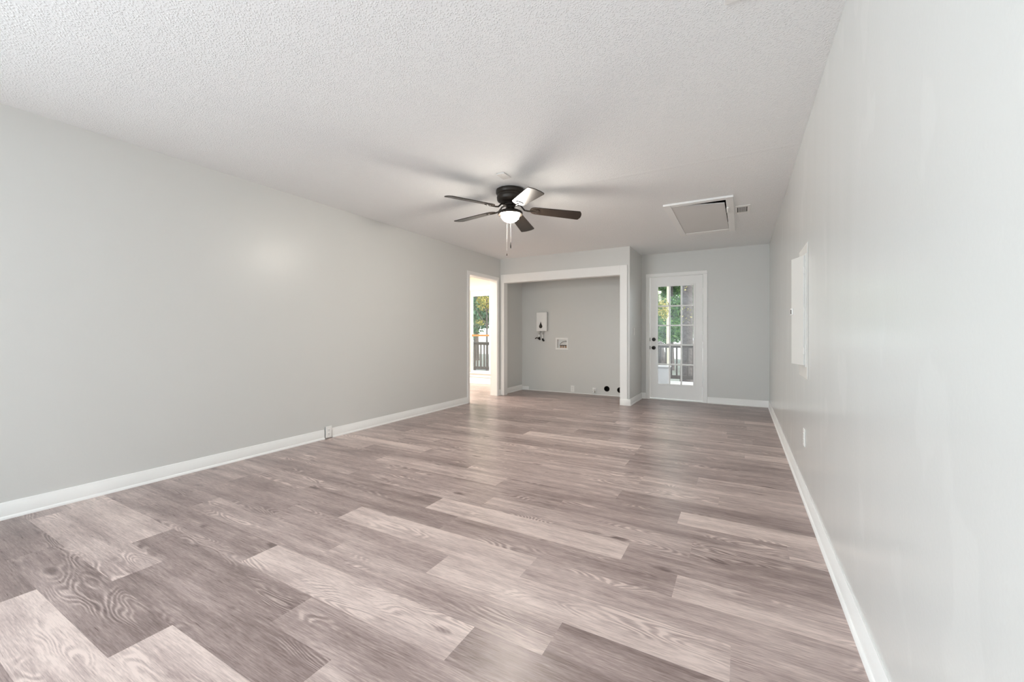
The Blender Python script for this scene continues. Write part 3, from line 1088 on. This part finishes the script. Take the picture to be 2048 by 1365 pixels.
gs = thing('gas_stub', (-2.313, YB, 0.03), 'small white capped pipe stub beside the round hole at the alcove floor', 'pipe stub')
b = MB()
b.box(-2.345, -2.281, YB - .004, YB - .0005, 0.034, 0.128, .002)
b.build('stub_plate', M['white'], gs)
b = MB()
b.tube([(-2.315, YB - .002, .092), (-2.315, YB - .030, .092), (-2.312, YB - .042, .084), (-2.311, YB - .044, .064)], .014, 12)
b.lathe([(0, .012), (.017, .010), (.017, -.010), (0, -.012)], loc=(-2.311, YB - .044, .060), seg=14)
b.build('stub_pipe', M['white'], gs, smooth=40)
b = MB()
b.box(-2.338, -2.296, YB - .030, YB - .004, .046, .066, .004)
b.build('stub_clamp', M['bronze'], gs)

for (cx, cz, lab, inner) in ((-2.083, 0.122, 'round open duct hole low in the alcove wall, fully visible', 0),
                             (-1.850, 0.114, 'round duct hole half hidden behind the pier casing', 1)):
    v = thing('duct_hole', (cx, YB, cz - .05), lab, 'vent hole', 'round duct holes low in the alcove wall')
    b = MB()
    mt = Matrix.Translation((cx, YB + .128, cz)) @ rx
    b.lathe([(0.0, .002), (.0485, .002), (.0485, .1265), (.0495, .1265), (.0495, 0.001), (0, .001)], mtx=mt, seg=28)
    b.build('duct_liner', M['duct' if inner else 'dark'], v, smooth=40)
    if inner:
        b = MB()
        b.lathe([(.022, 0), (.022, .085), (.018, .085), (.018, 0)], mtx=Matrix.Translation((cx + .008, YB + .124, cz)) @ rx, seg=20, close=False)
        tag(b.build('inner_pipe', M['chrome'], v, smooth=40), 'pale inner pipe')

# ------------------------------------------------------------------ outside
b = MB()
for k in range(25):
    y0 = YB + .16 + .14 * k
    if y0 > 10.6:
        break
    b.box(-7.4, 2.5, y0, y0 + .134, -.09, -.05)
b.box(-7.4, 2.5, YB + .15, 10.58, -.30, -.10)
struct(b.build('deck_floor', M['deck']), 'weathered pale deck boards outside the back door', 'deck')
b = MB()
b.box(-60, 40, -20, 140, -.9, -.75)
struct(b.build('ground_lawn', M['lawn']), 'shaded lawn beyond the deck', 'ground')
b = MB()
b.box(-80, 50, 33, 110, -.75, -.72)
struct(b.build('ground_drive', M['drive']), 'pale sunlit driveway beyond the trees', 'ground')

rl = thing('deck_railing', (-2.5, 10.45, -.05), 'dark grey timber deck railing with square balusters', 'railing')
RY = 10.45
b = MB()
b.box(-7.24, 1.9, RY - .045, RY + .045, .828, .868, .004).box(-7.17, 1.9, RY - .022, RY + .022, .770, .828, .003)
b.build('top_rail', M['rail'], rl)
b = MB()
b.box(-7.17, 1.9, RY - .022, RY + .022, .035, .120, .003)
b.build('bottom_rail', M['rail'], rl)
for x in (-7.165, -5.40, -3.60, -1.80, -0.02, 1.80):
    b = MB()
    b.box(x - .050, x + .050, RY - .05, RY + .05, -.05, .828, .004)
    b.build('post', M['rail'], rl)
x = -7.02
proto = None
while x < 1.75:
    if min(abs(x - p) for p in (-7.165, -5.40, -3.60, -1.80, -0.02, 1.80)) > .07:
        if proto is None:
            b = MB()
            b.box(x - .018, x + .018, RY - .018, RY + .018, .120, .770, .002)
            proto = b.build('baluster', M['rail'], rl)
            px0 = x
        else:
            c = proto.copy()
            COL.objects.link(c)
            c.parent = rl
            c.matrix_parent_inverse = proto.matrix_parent_inverse.copy()
            c.location.x = proto.location.x + (x - px0)
    x += .121

sb = thing('deck_box', (-2.0, 9.9, -.05), 'pale grey storage box standing on the deck behind the door glass', 'storage box')
b = MB()
b.box(-2.36, -1.425, 9.88, 10.12, -.0495, .330, .015, 3)
b.build('box_body', M['box'], sb)
b = MB()
b.box(-2.38, -1.410, 9.86, 10.14, .332, .372, .012, 3)
b.build('box_lid', M['box'], sb)

rt = random.Random(5)


def foliage(name, blobs, n, size, m, parent):
    """many small leaf blades scattered through ellipsoid clumps: one mesh per crown"""
    V, F = [], []
    tot = sum(r[3] * r[4] * r[5] for r in blobs)
    for (x, y, z, rx_, ry_, rz_) in blobs:
        k = int(n * rx_ * ry_ * rz_ / tot)
        for _ in range(k):
            while True:
                p = Vector((rt.uniform(-1, 1), rt.uniform(-1, 1), rt.uniform(-1, 1)))
                if 0.25 < p.length < 1:
                    break
            c = Vector((x + p.x * rx_, y + p.y * ry_, z + p.z * rz_))
            d1 = Vector((rt.gauss(0, 1), rt.gauss(0, 1), rt.gauss(0, 1))).normalized()
            d2 = d1.orthogonal().normalized()
            d2 = Matrix.Rotation(rt.uniform(0, 6.28), 3, d1) @ d2
            s = size * rt.uniform(.6, 1.4)
            i = len(V)
            V += [c - d1 * s, c + d2 * s * .45 , c + d1 * s, c - d2 * s * .45]
            F.append((i, i + 1, i + 2, i + 3))
    me = bpy.data.meshes.new(name)
    me.from_pydata([tuple(v) for v in V], [], F)
    me.materials.append(m)
    o = bpy.data.objects.new(name, me)
    COL.objects.link(o)
    o.parent = parent
    o.matrix_parent_inverse = Matrix.Translation(-parent.location)
    return o


def tree(x, y, r, h, lean, bark, blobs, n, size, leaf, label, name='tree'):
    t = thing(name, (x, y, -.75), label, 'tree', 'trees beyond the deck')
    b = MB()
    pts, tp = [], []
    for i in range(7):
        f = i / 6
        pts.append((x + lean * f * h + .10 * r * math.sin(5 * f + x), y + .2 * r * math.cos(4 * f), -.75 + h * f))
        tp.append(r * (1.25 if i == 0 else 1.0) * (1 - .55 * f))
    b.tube(pts, r, 14, tp)
    for k in range(4):
        a = k * 1.7 + x
        p0 = Vector(pts[4 if k < 2 else 5])
        b.tube([p0, p0 + Vector((math.cos(a) * .5, math.sin(a) * .5, .6)), p0 + Vector((math.cos(a) * 1.3, math.sin(a) * 1.3, 1.5))], r * .3, 8, [r * .35, r * .25, r * .1])
    b.build('trunk', bark, t, smooth=60)
    foliage('foliage', [(x + bx, y + by, bz, a1, a2, a3) for bx, by, bz, a1, a2, a3 in blobs], n, size, leaf, t)
    return t


def crown(rad, z0, z1, k, seed):
    q = random.Random(seed)
    out = []
    for _ in range(k):
        a = q.uniform(0, 6.28)
        d = rad * math.sqrt(q.random()) * .75
        z = q.uniform(z0, z1)
        s = rad * q.uniform(.28, .45)
        out.append((d * math.cos(a), d * math.sin(a), z, s, s, s * .75))
    return out


# seen through the far window
tree(-10.2, 16.85, .16, 6.0, 0.02, M['bark'], crown(2.2, 1.15, 4.8, 44, 1), 20000, .085, M['leaf_blue'],
     'leafy blue green tree framed by the far window')
tree(-8.15, 12.75, .05, 3.2, 0.0, M['bark'], [(-.10, 0, 2.30, .34, .3, .36), (.22, .1, 2.15, .28, .25, .34), (-.36, .1, 1.55, .20, .2, .12), (.05, .0, 2.85, .3, .3, .18)], 1300, .036, M['leaf_gold'],
     'young tree, sunlight coloured gold into its leaves, in front of the blue green one')
tree(-16.6, 24.5, .20, 9.0, 0.0, M['bark'], crown(3.2, 1.7, 8.0, 22, 3), 6500, .12, M['leaf'],
     'tall green tree far behind the window')
tree(-6.6, 19.0, .18, 7.0, 0.0, M['bark'], crown(1.8, 1.4, 6.5, 18, 4), 5000, .09, M['leaf'],
     'bushy tree standing between the window and door views')
# seen through the glazed door
tree(-3.15, 22.6, .14, 8.0, 0.0, M['bark'], crown(1.9, 1.15, 5.4, 40, 5), 18000, .085, M['leaf'],
     'green tree filling the middle of the door glass')
tree(-1.2, 29.5, .22, 9.5, 0.0, M['bark'], crown(2.8, 1.3, 6.8, 36, 6), 12000, .13, M['leaf_blue'],
     'blue green tree behind the others in the door view')
tree(-7.0, 38.0, .22, 10.0, 0.0, M['bark'], crown(4.4, 1.8, 8.5, 36, 7), 11000, .16, M['leaf'],
     'tall tree far behind the left side of the door glass')
tree(-1.47, 14.0, .185, 10.5, 0.0, M['bark'], [(.02, -.25, 2.55, .10, .08, .40), (0.0, -.30, 1.72, .20, .12, .27), (.06, -.25, 3.7, .14, .1, .4)] + crown(1.3, 9.6, 11, 7, 8), 2600, .035, M['leaf_gold'],
     'thick grey trunk with golden creeper at the right of the door glass')
tree(-2.72, 18.6, .075, 7.5, 0.0, M['pale_bark'], crown(0.9, 6.6, 8.0, 6, 9), 900, .08, M['leaf_gold'],
     'slender pale trunk lit by sun in the door view')
tree(-2.66, 15.4, .075, 6.8, 0.006, M['pale_bark'], [(.22, .3, 2.0, .20, .2, .45)] + crown(0.7, 5.8, 7.0, 6, 10), 1300, .045, M['leaf_gold'],
     'pale trunk at the left edge of the door glass')
st = thing('tree_stump', (-1.86, 11.6, -.75), 'dark leaning stump just behind the deck railing in the door glass', 'tree stump')
b = MB()
b.tube([(-1.80, 11.6, -.75), (-1.83, 11.62, -.1), (-1.88, 11.6, .45), (-1.93, 11.6, .86), (-1.94, 11.6, .90)], .12, 14, [.20, .17, .135, .105, .07])
b.build('stump_trunk', M['dark_bark'], st, smooth=60)
